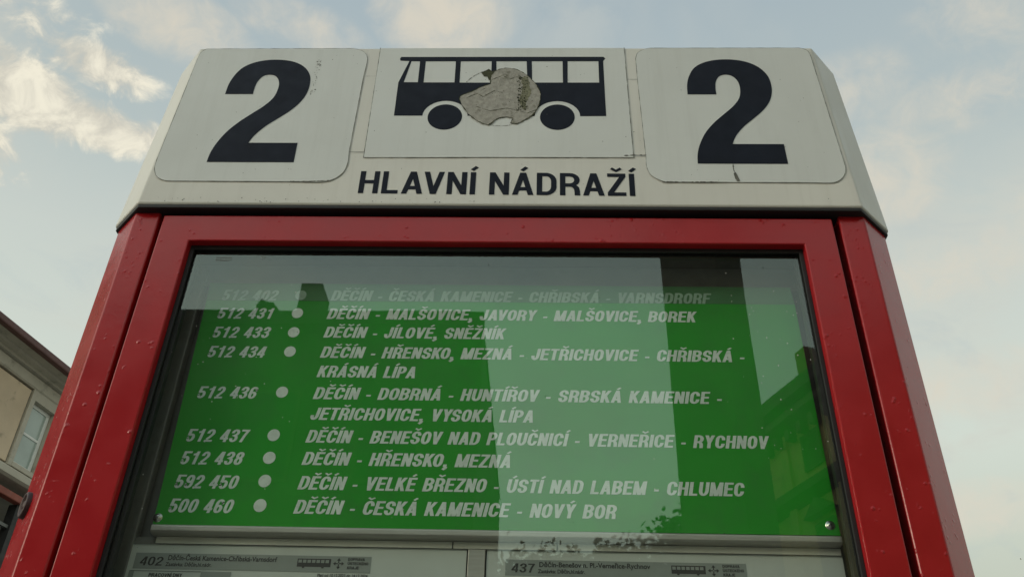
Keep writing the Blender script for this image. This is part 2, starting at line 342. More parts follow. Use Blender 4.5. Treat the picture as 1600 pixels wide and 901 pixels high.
# ------------------------------------------------------------------ stroke lettering
def roundpath(x0, x1, y0, y1, rx, ry, a0, a1):
    pass
def glyph(ch, w, sv, sh):
    """centre lines (points, closed) of a heavy sans letter of cap height 1"""
    Lx, Rx, B, T = sv / 2, w - sv / 2, sh / 2, 1 - sh / 2; cx = w / 2; S = []
    def arc(cx_, cy, rx, ry, d0, d1, n=10): return [(cx_ + rx * cos(rad(d0 + (d1 - d0) * k / n)), cy + ry * sin(rad(d0 + (d1 - d0) * k / n))) for k in range(n + 1)]
    ry = .30 if w < .7 else .34; rx = (Rx - Lx) / 2; mid = .5
    stem = lambda x: [(x, 0), (x, 1)]
    hb = lambda a, b, y: [(a, y), (b, y)]
    if ch in 'OQ0': S.append((arc(cx, T - ry, rx, ry, 0, 180) + arc(cx, B + ry, rx, ry, 180, 360), True))
    elif ch == 'C' or ch == 'G':
        rc = min(ry, .25); p = [(Rx, .635)] + arc(cx, T - rc, rx, rc, 0, 180) + arc(cx, B + rc, rx, rc, 180, 360) + [(Rx, .365)]; S.append((p, False))
        if ch == 'G': S += [([(Rx, .0), (Rx, .50)], False), (hb(cx, w - .01, .5), False)]
    elif ch == 'U': S.append(([(Lx, 1)] + arc(cx, B + ry, rx, ry, 180, 360) + [(Rx, 1)], False))
    elif ch == 'J': S.append(([(Rx, 1)] + arc(cx, B + ry * .9, rx, ry * .9, 0, -180) + [(Lx, .38)], False))
    elif ch == 'D': r = (w - sv) * .55; S += [(stem(Lx), False), ([(Lx, T), (Rx - r, T)] + arc(Rx - r, T - ry, r, ry, 90, 0)[1:] + arc(Rx - r, B + ry, r, ry, 0, -90) + [(Lx, B)], False)]
    elif ch in 'PRB':
        m = .46 if ch != 'B' else .52; r = (w - sv) * .5; rr = (T - m) / 2
        S += [(stem(Lx), False), ([(Lx, T), (Rx - r, T)] + arc(Rx - r, T - rr, r, rr, 90, -90)[1:] + [(Lx, m)], False)]
        if ch == 'B': rr2 = (m - B) / 2; S.append(([(Lx, m), (Rx - r, m)] + arc(Rx - r, m - rr2, r, rr2, 90, -90)[1:] + [(Lx, B)], False))
        if ch == 'R': S.append(([(Rx - r * .9, m), (Rx - r * .5, m - .02), (Rx - .02, m - .14), (Rx, m - .26), (Rx + .01, -.02)], 'clip'))
    elif ch == 'E': S += [(stem(Lx), False), (hb(0.01, w, T), False), (hb(0.01, w * .93, .52), False), (hb(0.01, w, B), False)]
    elif ch == 'F': S += [(stem(Lx), False), (hb(0.01, w, T), False), (hb(0.01, w * .9, .50), False)]
    elif ch == 'H': S += [(stem(Lx), False), (stem(Rx), False), (hb(Lx, Rx, .52), False)]
    elif ch in 'I': S.append((stem(cx), False))
    elif ch == 'L': S += [(stem(Lx), False), (hb(.01, w, B), False)]
    elif ch == 'T': S += [(stem(cx), False), (hb(0, w, T), False)]
    elif ch == 'N': S += [(stem(Lx), False), (stem(Rx), False), ([(Lx - sv * .06, 1.02), (Rx + sv * .06, -.02)], 'clip')]
    elif ch == 'M': S += [(stem(Lx), False), (stem(Rx), False), ([(Lx + sv * .05, 1.02), (cx, -.02)], 'clip'), ([(Rx - sv * .05, 1.02), (cx, -.02)], 'clip')]
    elif ch == 'V': S += [([(Lx - .015, 1.03), (cx, -.03)], 'clip'), ([(Rx + .015, 1.03), (cx, -.03)], 'clip')]
    elif ch == 'A': S += [([(Lx - .015, -.03), (cx, 1.03)], 'clip'), ([(Rx + .015, -.03), (cx, 1.03)], 'clip'), (hb(w * .25, w * .75, .27), False)]
    elif ch == 'Y': S += [([(Lx - .01, 1.03), (cx, .42)], 'clip'), ([(Rx + .01, 1.03), (cx, .42)], 'clip'), ([(cx, 0), (cx, .50)], False)]
    elif ch == 'K': S += [(stem(Lx), False), ([(Lx + .02, .34), (Rx + .005, 1.03)], 'clip'), ([(cx - .03, .55), (Rx + .015, -.03)], 'clip')]
    elif ch == 'Z': S += [(hb(0, w, T), False), (hb(0, w, B), False), ([(Lx - .02, sh * .6), (Rx + .02, 1 - sh * .6)], False)]
    elif ch == 'S':
        r2 = (T - .5) / 2; S.append(([(Rx, .665)] + arc(cx, T - r2 - .0, rx, r2, 0, 235, 12) + [(cx, .5)] + arc(cx, B + r2, rx, r2, 55, -180, 12) + [(Lx, .335)], False))
    elif ch == '1': S += [([(cx + sv * .25, 0), (cx + sv * .25, 1)], False), ([(cx + sv * .25, .90), (cx - sv * .3, .78), (cx - sv * 1.1, .75)], False)]
    elif ch == '2': S += [([(Lx, .66)] + arc(cx, T - .23, rx, .23, 180, -20, 12) + [(cx + .03, .40), (Lx + .04, .20), (Lx, .06), (Lx, B)], False), (hb(0, w, B), False)]
    elif ch == '3': S.append(([(Lx, .70)] + arc(cx, T - .19, rx, .20, 180, -50, 12) + [(cx - .03, .515)] + arc(cx, B + .215, rx, .215, 60, -180, 12) + [(Lx, .30)], False))
    elif ch == '4': S += [([(Rx - sv * .35, 0), (Rx - sv * .35, 1)], False), (hb(0, w, .27), False), ([(Lx - .03, .27), (Rx - sv * .55, 1.0)], 'clip')]
    elif ch == '5': S += [(hb(Lx - .02, w, T), False), ([(Lx, 1), (Lx, .48)], False), ([(Lx, .50)] + arc(cx, B + .24, rx, .25, 120, -180, 14) + [(Lx, .28)], False)]
    elif ch in '69':
        p1 = arc(cx, B + .23, rx, .23, 0, 360, 18); p2 = [(Lx, B + .23)] + [(Lx, T - .24)] + arc(cx, T - .22, rx, .22, 180, 0) + [(Rx, .72)]
        if ch == '9': p1 = [(w - x, 1 - y) for x, y in p1]; p2 = [(w - x, 1 - y) for x, y in p2]
        S += [(p1[:-1], True), (p2, False)]
    elif ch == '7': S += [(hb(0, w, T), False), ([(Rx, T), (cx + .03, .52), (cx - sv * .35, 0)], False)]
    elif ch == '8': S += [(arc(cx, T - .205, rx * .94, .205, 0, 360, 18)[:-1], True), (arc(cx, B + .23, rx, .23, 0, 360, 18)[:-1], True)]
    elif ch == '-': S.append(([(0, .34), (w, .34)], False))
    elif ch == ',': S += [([(cx, .0), (cx, sh * 1.3)], False), ([(cx + sv * .32, .03), (cx + sv * .22, -.10), (cx - sv * .35, -.21)], False)]
    elif ch == '.': S.append(([(cx, 0), (cx, sh * 1.2)], False))
    return S
ACC = {'Ě': 'Ev', 'Č': 'Cv', 'Í': "I'", 'Ř': 'Rv', 'Š': 'Sv', 'Á': "A'", 'É': "E'", 'Ý': "Y'", 'Ú': "U'", 'Ž': 'Zv', 'Ň': 'Nv'}
WID = {'M': 1.28, 'I': 0, 'J': .88, 'L': .84, 'F': .88, 'E': .90, '-': .48, ',': 0, '.': 0, '1': .92, 'T': .92, 'A': 1.05, 'V': 1.02, 'Y': 1.02, 'S': .98, 'P': .96, 'Z': .92}
def lettering(name, text, x0, x1, z, cap, y, mt, parent, w=.56, sv=.19, sh=.165, gap=.075, shear=0.0, tilt=0.0, space=.30, dig=None):
    """one line of lettering from x0 to x1 (baseline) as one mesh of stroke ribbons"""
    V, F = [], []; pen = 0.0; k = 0
    for ci, ch in enumerate(text):
        if ch == ' ': pen += space; continue
        acc = ACC.get(ch); b = acc[0] if acc else ch
        ww = w * WID.get(b, 1.0) if b not in 'I,.' else sv
        if b.isdigit() and dig: ww = dig
        strokes = [(s, c, None) for s, c in glyph(b, ww, sv, sh)]
        if acc:
            cx = ww / 2
            if acc[1] == 'v': strokes += [([(cx - .17, 1.235), (cx, 1.12), (cx + .17, 1.235)], False, (.12, .10))]
            else: strokes += [([(cx - .05, 1.09), (cx + .12, 1.25)], False, (.16, .10))]
        for pts, closed, pen_ in strokes:
            a_, b_ = pen_ or (sv, sh)
            if b in '-': b_ = sh * .95
            clip = closed == 'clip'; closed = closed is True
            n = len(pts); L_, R_ = [], []
            for i in range(n):
                def tn(p, q):
                    tx, ty = q[0] - p[0], q[1] - p[1]; l = math.hypot(tx, ty) or 1e-9; return (-ty / l, tx / l)
                ns = []
                if i > 0 or closed: ns.append(tn(pts[i - 1], pts[i]))
                if i < n - 1 or closed: ns.append(tn(pts[i], pts[(i + 1) % n]))
                nx, ny = sum(q[0] for q in ns), sum(q[1] for q in ns); l = math.hypot(nx, ny) or 1; nx, ny = nx / l, ny / l
                mt_ = 1 / max(.6, nx * ns[0][0] + ny * ns[0][1])
                L_.append((pts[i][0] + nx * a_ / 2 * mt_, pts[i][1] + ny * b_ / 2 * mt_)); R_.append((pts[i][0] - nx * a_ / 2 * mt_, pts[i][1] - ny * b_ / 2 * mt_))
            polys = [[L_[i], L_[(i + 1) % n], R_[(i + 1) % n], R_[i]] for i in range(n if closed else n - 1)]
            if clip:
                def cut(P, f):
                    o = []
                    for i in range(len(P)):
                        p, q = P[i], P[(i + 1) % len(P)]; fp, fq = f(p), f(q)
                        if fp >= 0: o.append(p)
                        if fp * fq < 0: t_ = fp / (fp - fq); o.append((p[0] + (q[0] - p[0]) * t_, p[1] + (q[1] - p[1]) * t_))
                    return o
                polys = [cut(cut(P, lambda p: p[1]), lambda p: 1 - p[1]) for P in polys]
            k += 1; yy = y - 0.00002 * (k % 5)
            for P in polys:
                if len(P) < 3: continue
                bse = len(V)
                V += [(pen + px_, yy, py_) for px_, py_ in P]; F.append(tuple(range(bse, bse + len(P))))
        pen += ww + gap
        nxt = text[ci + 1] if ci + 1 < len(text) else ' '
        if (b + ACC.get(nxt, nxt)[0]) in ('AV', 'VA', 'LV', 'KO', 'AT', 'TA', 'YS'): pen -= .13 * w
        if (b + ACC.get(nxt, nxt)[0]) == 'LA': pen += .01
    W_ = pen - gap; s = (x1 - x0) / W_
    V = [(x0 + vx * s + shear * vz * cap, vy, z + vz * cap + tilt * vx * s) for vx, vy, vz in V]
    return mesh_obj(name, V, F, mt, parent)
def fonttext(name, text, x0, x1, z, size, y, mt, parent):
    c = bpy.data.curves.new(name, 'FONT'); c.body = text; c.size = size; c.offset = .0012 * size / .0068 * .12
    t_ = bpy.data.objects.new('tmp', c); COL.objects.link(t_)
    dg = bpy.context.evaluated_depsgraph_get(); me = bpy.data.meshes.new_from_object(t_.evaluated_get(dg)); bpy.data.objects.remove(t_)
    xs = [v.co.x for v in me.vertices]; s = (x1 - x0) / (max(xs) - min(xs)); m0 = min(xs)
    for v in me.vertices: v.co = (x0 + (v.co.x - m0) * s, y, z + v.co.y)
    me.materials.clear(); me.materials.append(mt); me.name = name
    o = bpy.data.objects.new(name, me); COL.objects.link(o); o.parent = parent; return o

# ------------------------------------------------------------------ the timetable case
case = empty('timetable_case', 'red framed bus stop timetable case with white header numbered 2 and green route board', 'timetable case')
# header: a box with chamfered front corners, tapering towards the top
ZB, ZT = 2.2477, 2.5272
def ring(xf, xo, yo, yb, z): return [(-xf, 0, z), (xf, 0, z), (xo, yo, z), (xo, yb, z), (-xo, yb, z), (-xo, yo, z)]
Vh = ring(.430, .475, .046, .26, ZB) + ring(.4155, .4574, .0459, .245, ZT)
Fh = [(i, (i + 1) % 6, 6 + (i + 1) % 6, 6 + i) for i in range(6)] + [(5, 4, 3, 2, 1, 0), (6, 7, 8, 9, 10, 11)]
header = mesh_obj('header_box', Vh, Fh, M['white'], case); bevel(header, .0028, 3)
lipo = mesh_obj('lip', [(x * .9965, y + .0015, z) for x, y, z in ring(.430, .475, .046, .255, ZB - .0045)] + [(x * .9965, y + .0015, z) for x, y, z in ring(.430, .475, .046, .255, ZB + .0005)], Fh, M['lip'], header); bevel(lipo, .001, 2)
pl_l = [[-0.2031,2.5253],[-0.1891,2.5188],[-0.182,2.5037],[-0.183,2.4687],[-0.1846,2.332],[-0.1839,2.3127],[-0.1894,2.295],[-0.2074,2.2832],[-0.2426,2.283],[-0.403,2.2835],[-0.4155,2.2894],[-0.4225,2.3034],[-0.4235,2.3187],[-0.4145,2.5039],[-0.4128,2.5169],[-0.4067,2.5246]]
pl_r = [[0.1792,2.5041],[0.1831,2.5165],[0.1954,2.5243],[0.2055,2.5253],[0.3984,2.5253],[0.4080,2.5212],[0.4117,2.5112],[0.4213,2.3162],[0.4206,2.304],[0.414,2.292],[0.4025,2.2848],[0.379,2.2847],[0.2021,2.2849],[0.1879,2.2948],[0.1827,2.3089],[0.1827,2.3233],[0.1795,2.4653]]
plates = []
for pts, sharp in ((pl_l, (0, 3, 4, 8, 9, 12, 13, 15)), (pl_r, (3, 4, 6, 7, 11, 12, 15, 16, 0))):
    c = smooth_closed([tuple(p) for p in pts], 5, sharp)
    p = flat('number_plate', [c], -.0004, M['plate'], header, .0005); plates.append(p)
    ribbon('seam', resample(c, .006, True), .0005, -.00095, M['seam'], header, closed=True, jit=.65)
flat('pictogram_plate', [[(-.1654, 2.3235), (.1676, 2.3250), (.1648, 2.5255), (-.1664, 2.5255)]], -.0004, M['plate'], header, .0004)
for pts in ([(-.1664, 2.5265), (-.1654, 2.3230)], [(-.1654, 2.3230), (.0, 2.3243), (.1690, 2.3243)], [(.1648, 2.5265), (.1676, 2.3250)], [(-.1798, 2.4699), (-.1672, 2.4699)],
            [(-.1846, 2.3326), (-.1660, 2.3326)], [(.1660, 2.4638), (.1800, 2.4638)], [(.1680, 2.3287), (.1827, 2.3287)]):
    ribbon('seam', resample(pts, .005), .0006, -.00085, M['seam'], header, jit=.7)
ribbon('seam', resample([(.1560, 2.3275), (.1700, 2.3284), (.1836, 2.3284)], .002), .0011, -.00105, M['seam'], header, jit=.9)
ribbon('seam', resample([(.2000, 2.2849), (.2300, 2.2847), (.2700, 2.2848)], .002), .0012, -.00115, M['seam'], header, jit=.95)
ribbon('seam', resample([(-.2500, 2.2832), (-.2300, 2.2830), (-.2000, 2.2850)], .002), .0010, -.00115, M['seam'], header, jit=.95)
two = [[.2425,2.4353],[.2434,2.4535],[.2474,2.47],[.2552,2.4854],[.2686,2.4958],[.2862,2.5012],[.3059,2.5018],[.325,2.4972],[.34,2.4868],[.3494,2.471],[.352,2.4535],[.3504,2.4365],[.3448,2.4205],[.3348,2.4055],[.3216,2.3915],[.3076,2.3772],[.2964,2.3615],[.2905,2.3473],[.3530,2.3473],[.3535,2.3145],[.2447,2.3145],[.2459,2.3297],[.2500,2.3460],[.2586,2.3658],[.2711,2.3838],[.2852,2.3992],[.2985,2.4136],[.3080,2.4290],[.3110,2.4465],[.3093,2.4605],[.3030,2.4700],[.2945,2.4725],[.2863,2.4690],[.2812,2.4590],[.2795,2.4470],[.2795,2.4353]]
for dxx in (0, -.6045):
    flat('number', [smooth_closed([(x + dxx, z) for x, z in two], 5, (0, 17, 18, 19, 20, 35))], -.00105, M['ink'], header, .0002)
# crack under the right number, scuffs by the left one
ribbon('crack', resample([(.2872, 2.3142), (.2868, 2.3050), (.2885, 2.2960), (.2890, 2.2860)], .0015), .0011, -.0012, M['seam'], header, jit=.9)
flat('chip', [[(.2862, 2.2985), (.2885, 2.3010), (.2905, 2.2950), (.2925, 2.2870), (.2900, 2.2858), (.2872, 2.2900)]], -.0012, M['seam'], header, .0002)
def specks(name, n, x0, x1, z0, z1, r0, r1, y, mt, parent):
    V, F = [], []
    for _ in range(n):
        x, z, r = random.uniform(x0, x1), random.uniform(z0, z1), random.uniform(r0, r1); b = len(V); m = 5
        V += [(x + r * random.uniform(.4, 1.2) * cos(2 * pi * q / m), y, z + r * random.uniform(.4, 1.4) * sin(2 * pi * q / m)) for q in range(m)]; F.append(tuple(range(b, b + m)))
    return tag(mesh_obj(name, V, F, mt, parent), kind='stuff')
specks('scuff', 46, -.2500, -.2435, 2.435, 2.502, .0003, .0012, -.0012, M['seam'], header)
specks('dirt_speck', 110, -.41, .41, 2.255, 2.52, .0002, .0008, -.0012, M['seam'], header)
specks('dirt_speck', 60, -.41, -.02, 2.2505, 2.258, .0002, .0011, -.0004, M['seam'], header)
# bus pictogram: body with window openings, wheels
arcL = ell(-.0693, 2.3960, .0290, .0272, 16, 0, pi, True); arcR = ell(.0744, 2.3955, .0290, .0272, 16, 0, pi, True)
body = [(-.1366, 2.5003), (-.1377, 2.5040), (-.1362, 2.5076), (.1364, 2.5076), (.1388, 2.5040), (.1357, 2.4992), (.1364, 2.3958)] + arcR + arcL + [(-.1349, 2.3960), (-.1353, 2.4577), (-.1244, 2.4995)]
wins = [[(-.1215,2.499),(-.110,2.4989),(-.1095,2.4581),(-.1282,2.4581)],[(-.1022,2.4989),(-.0616,2.4989),(-.061,2.4577),(-.1019,2.4577)],[(-.055,2.4989),(-.0134,2.4989),(-.0129,2.4573),(-.0542,2.4573)],[(-.0071,2.4989),(.0335,2.4989),(.0351,2.4573),(-.0056,2.4573)],[(.0404,2.4989),(.0815,2.4989),(.0818,2.4574),(.0415,2.4574)],[(.0883,2.4989),(.1293,2.4989),(.1292,2.4574),(.088,2.4574)]]
flat('bus_pictogram', [body] + wins, -.00085, M['ink'], header, .0002)
for cx in (-.0693, .0744): flat('pictogram_wheel', [ell(cx, 2.3938, .0221, .0227)], -.00085, M['ink'], header, .0002)
patch = [(-.0518,2.4303),(-.0378,2.4395),(-.0243,2.4488),(-.0133,2.4537),(-.013,2.468),(-.0086,2.4783),(.0025,2.4841),(.0168,2.4833),(.0311,2.4741),(.0426,2.4598),(.0498,2.4456),(.0527,2.4316),(.0501,2.4139),(.0448,2.4004),(.0354,2.39),(.0234,2.3813),(.0153,2.3824),(.0178,2.3915),(.0068,2.3934),(-.0026,2.3899),(-.0078,2.3838),(-.013,2.3789),(-.0213,2.3823),(-.0325,2.3906),(-.0428,2.4041),(-.0496,2.4177)]
pc = smooth_closed(patch, 5, (3, 15, 16, 17, 21))
pc = [(x + random.uniform(-.0004, .0004), z + random.uniform(-.0004, .0004)) for x, z in pc]
res_ = flat('sticker_residue', [pc], -.0012, M['residue'], header, .0005)
ribbon('torn_edge', pc, .0009, -.00185, M['moss'], header, closed=True, jit=.95)
deb = [(-.0261,2.4762),(-.0201,2.4804),(-.0168,2.4833),(-.0115,2.4783),(-.0087,2.4816),(-.009,2.4721),(-.0127,2.468),(-.0107,2.4598),(-.0159,2.4626),(-.0182,2.4692),(-.0224,2.4692)]
flat('torn_scrap', [deb], -.0012, M['moss'], header, .0003)
flat('moss_patch', [[(x + random.uniform(-.0012, .0012), z + random.uniform(-.0012, .0012)) for x, z in smooth_closed([(.0275, 2.462), (.0330, 2.468), (.0385, 2.452), (.0400, 2.436), (.0360, 2.425), (.0330, 2.407), (.0285, 2.412), (.0255, 2.428), (.0290, 2.440)], 5)]], -.0018, M['mossthin'], header, .0001)
ribbon('crease', resample([(-.043, 2.428), (-.030, 2.436), (-.022, 2.430), (-.008, 2.441), (.004, 2.437)], .002), .0006, -.00195, M['moss'], header, jit=.9)
ribbon('crease', resample([(-.012, 2.462), (.002, 2.470), (.012, 2.463), (.026, 2.470)], .002), .0006, -.00195, M['moss'], header, jit=.9)
ribbon('crease', resample([(-.030, 2.412), (-.012, 2.404), (.010, 2.409), (.036, 2.400), (.047, 2.406)], .002), .0005, -.00195, M['moss'], header, jit=.9)
specks('moss_fleck', 150, .022, .036, 2.405, 2.468, .0003, .0016, -.00195, M['moss'], header)
specks('moss_fleck', 60, -.03, .045, 2.392, 2.480, .0002, .0007, -.00195, M['moss'], header)
ribbon('glue_scratch', ell(.0005, 2.4310, .0530, .0535, 30, rad(108), rad(150), True), .0006, -.0012, M['seam'], header, jit=.95)
ribbon('glue_scratch', ell(.0025, 2.4315, .0530, .0535, 24, rad(255), rad(285), True), .0005, -.0012, M['seam'], header, jit=.95)
lettering('station_name', 'HLAVNÍ NÁDRAŽÍ', -.1655, .1668, 2.2655, .0355, -.0003, M['ink'], header, w=.68, sv=.188, sh=.155, gap=.115, space=.36, tilt=-.008)

# columns with chamfered corners
for s in (-1, 1):
    prof = [(s * .4040, .012), (s * .4338, .012), (s * .4702, .0490), (s * .4702, .240), (s * .4040, .240)]
    c = prism('corner_post', prof, 'z', 0.0, ZB - .003, M['red'], case, .0022)
    c.modifiers['bevel'].segments = 3
    if s < 0:
        # round bolt on the chamfered face
        V, F = [], []; R2 = math.sqrt(.5)
        c0 = Vector((-.4560, .0338, 1.8815)); ux_ = Vector((R2, -R2, 0)); un = Vector((-R2, -R2, 0))
        prof_b = [(.0, .0052), (.0035, .0050), (.0045, .0022), (.0085, .0026), (.0095, .0060), (.0112, .0064), (.0125, .0045), (.0128, -.002)]
        n = 28
        for r_, h_ in prof_b:
            for q in range(n): a = 2 * pi * q / n; V.append(c0 + ux_ * (r_ * .72 * cos(a)) + Vector((0, 0, 1)) * (r_ * 1.1 * sin(a)) + un * h_ * .7)
        for i in range(len(prof_b) - 1):
            for q in range(n): F.append((i * n + q, i * n + (q + 1) % n, (i + 1) * n + (q + 1) % n, (i + 1) * n + q))
        mesh_obj('bolt', V, F, M['bolt'], c, smooth=True)
# door frame, seal, glass
DZ0 = .95
door = frame('door_frame', -.3975, .3952, DZ0, 2.2378, -.3588, .3578, DZ0 + .055, 2.1998, .0095, .034, M['red'], case, .0016)
frame('seal', -.3590, .3580, DZ0 + .054, 2.2000, -.3540, .3530, DZ0 + .060, 2.1945, .019, .0225, M['lip'], door, .0008)
frame('inner_frame', -.3592, .3582, DZ0 + .053, 2.2002, -.3500, .3490, DZ0 + .064, 2.1935, .0265, .034, M['lip'], door)
glass = mesh_obj('glass', [(-.3588, .0240, DZ0 + .056), (.3578, .0240, DZ0 + .056), (.3578, .0240, 2.1996), (-.3588, .0240, 2.1996)], [(0, 1, 2, 3)], M['glass'], door)
# small etched mark and bird-dropping spots on the glass
M['etch'] = mat('etched_mark', (.30, .33, .32), rough=.8)
for x, z, w_, h_ in ((-.3275, 2.1855, .020, .0006), (-.3275, 2.1828, .020, .0005), (-.3275, 2.1812, .016, .0005)):
    ribbon('etched_mark', [(x, z), (x + w_, z)], h_, .0237, M['etch'], glass)
ribbon('etched_mark', ell(-.2716, 2.1860, .0022, .0022, 14), .0005, .0237, M['etch'], glass, closed=True)
M['dust'] = mat('pale_dust_spot', (.75, .75, .70), rough=.9)
specks('dust_spot', 34, .26, .35, 1.95, 2.19, .0003, .0008, .0236, M['dust'], glass)
specks('dust_spot', 26, -.35, -.20, 1.86, 2.18, .0003, .0008, .0236, M['dust'], glass)
specks('dust_spot', 22, -.2, .3, 1.86, 2.15, .0002, .0006, .0236, M['dust'], glass)
specks('fly_speck', 46, -.34, .34, 1.83, 2.19, .0003, .0008, .0235, M['lip'], glass)
# dark surround behind the door gaps
frame('gap_backing', -.4045, .4045, .2, 2.2440, -.3600, .3600, DZ0 + .05, 2.2050, .034, .036, M['lip'], case)
# cabinet interior
box('back_panel', (-.4035, .4035, .0760, .0780, .9, 2.243), M['back'], case)
for x0, x1 in ((-.4035, -.3720), (.3720, .4035)): box('side_lining', (x0, x1, .0362, .0758, .9, 2.243), M['darkin'], case)
box('top_lining', (-.3718, .3718, .0362, .0758, 2.205, 2.243), M['darkin'], case)
for x0, x1 in ((-.3640, -.3495), (.3600, .3690)): box('side_rail', (x0, x1, .0580, .0700, .92, 2.195), M['grey'], case, .0015)
box('bottom_panel', (-.4035, .4035, .014, .20, .90, .948), M['red'], case, .002)
box('rear_cover', (-.4035, .4035, .0785, .235, .45, 2.243), M['red'], case, .002)
box('lower_panel', (-.4035, .4035, .014, .0755, .45, .898), M['red'], case, .002)

# ------------------------------------------------------------------ green route board
BY = .0545
BZ0, BZ1 = 1.8722, 2.1830
board = flat('route_board', [[(-.3335, BZ0), (.3525, BZ0 + .0012), (.3490, 2.1470), (-.3395, 2.1460)]], BY + .003, M['green'], case, .0025)
tag(board, 'bright green board with grey route lines')
strip = flat('shaded_top_strip', [[(-.3397, 2.1463), (.3490, 2.1473), (.3470, BZ1 - .012), (-.3398, BZ1 - .012)]], BY + .003, M['shadegreen'], case, .0025)  # shadow band over the top row, painted as a darker strip
tag(strip, 'top strip of the green board with its shade painted in darker green')
flat('upper_backing', [[(-.3640, 2.1715), (.3640, 2.1730), (.3640, 2.2030), (-.3640, 2.2030)]], .0640, M['grey'], case, .001)
TY = BY + .0003
def row(num, nz, bul, name_, x1, z, zl=None, par=board, mt=M['boardtext'], x0=-.1930):
    if num:
        lettering('route_number', num, -.3224, -.2572, nz, .0147, TY, mt, par, w=.52, dig=.50, sv=.185, sh=.145, gap=.085, shear=.215, space=.36)
        flat('bullet', [ell(-.2281, bul, .0066, .0069, 28)], TY, mt, par, .0001)
    lettering('route_name', name_, x0, x1, z, .0147, TY, mt, par, w=.54, sv=.195, sh=.150, gap=.068, shear=.215, space=.38)
row('512 402', 2.1462, 2.1540, 'DĚČÍN - ČESKÁ KAMENICE - CHŘIBSKÁ - VARNSDRORF', .2513, 2.1468, par=strip, mt=M['shadetext'], x0=-.1921)
row('512 431', 2.1205, 2.1287, 'DĚČÍN - MALŠOVICE, JAVORY - MALŠOVICE, BOREK', .2325, 2.1211)
row('512 433', 2.0943, 2.1024, 'DĚČÍN - JÍLOVÉ, SNĚŽNÍK', .0138, 2.0957)
row('512 434', 2.0682, 2.0766, 'DĚČÍN - HŘENSKO, MEZNÁ - JETŘICHOVICE - CHŘIBSKÁ -', .2815, 2.0690)
row(None, 0, 0, 'KRÁSNÁ LÍPA', -.0836, 2.0440)
row('512 436', 2.0160, 2.0246, 'DĚČÍN - DOBRNÁ - HUNTÍŘOV - SRBSKÁ KAMENICE -', .2510, 2.0166)
row(None, 0, 0, 'JETŘICHOVICE, VYSOKÁ LÍPA', .0480, 1.9915)
row('512 437', 1.9640, 1.9727, 'DĚČÍN - BENEŠOV NAD PLOUČNICÍ - VERNEŘICE - RYCHNOV', .2935, 1.9647)
row('512 438', 1.9380, 1.9466, 'DĚČÍN - HŘENSKO, MEZNÁ', .0251, 1.9392)
row('592 450', 1.9115, 1.9207, 'DĚČÍN - VELKÉ BŘEZNO - ÚSTÍ NAD LABEM - CHLUMEC', .2624, 1.9121)
row('500 460', 1.8854, 1.8942, 'DĚČÍN - ČESKÁ KAMENICE - NOVÝ BOR', .1320, 1.8862)
for sx_, sz_ in ((-.3300, 1.8795), (.3440, 1.8835)):
    V, F = [], []; n = 20; pf = [(0, .0022), (.0016, .0021), (.0028, .0014), (.0032, 0), (.0046, 0.0002), (.0047, -.0005)]
    for r_, h_ in pf:
        for q in range(n): a = 2 * pi * q / n; V.append((sx_ + r_ * cos(a), BY + .0004 - h_, sz_ + r_ * sin(a)))
    for i in range(len(pf) - 1):
        for q in range(n): F.append((i * n + q, (i + 1) * n + q, (i + 1) * n + (q + 1) % n, i * n + (q + 1) % n))
    s_ = mesh_obj('screw', V, F, M['screw'], board, smooth=True)
    for a in (.5, .5 + pi / 2): ribbon('screw_slot', [(sx_ - .0018 * cos(a), sz_ - .0018 * sin(a)), (sx_ + .0018 * cos(a), sz_ + .0018 * sin(a))], .0006, BY - .0022, M['print'], board)
# aluminium rail under the board
prism('rail', [(.0490, 1.8705), (.0475, 1.8690), (.0475, 1.8640), (.0500, 1.8620), (.0575, 1.8615), (.0610, 1.8620), (.0610, 1.8712), (.0560, 1.8718)], 'x', -.3315, .3510, M['alu'], case, .0007)
box('label_strip', (-.3590, .3520, .0600, .0615, 1.8540, 1.8612), M['grey'], case)
M['strip'] = mat('pale_plastic_strip', (.55, .56, .50), rough=.5, var=.1, var_scale=15)
for a_, b_ in ((-.3275, -.030), (-.0285, .0735), (.0750, .351)): box('pale_strip', (a_, b_, .0580, .0595, 1.8545, 1.8612), M['strip'], case, .0003)
box('divider', (-.0135, .0035, .0575, .0590, .97, 1.8540), M['alu'], case, .0005)
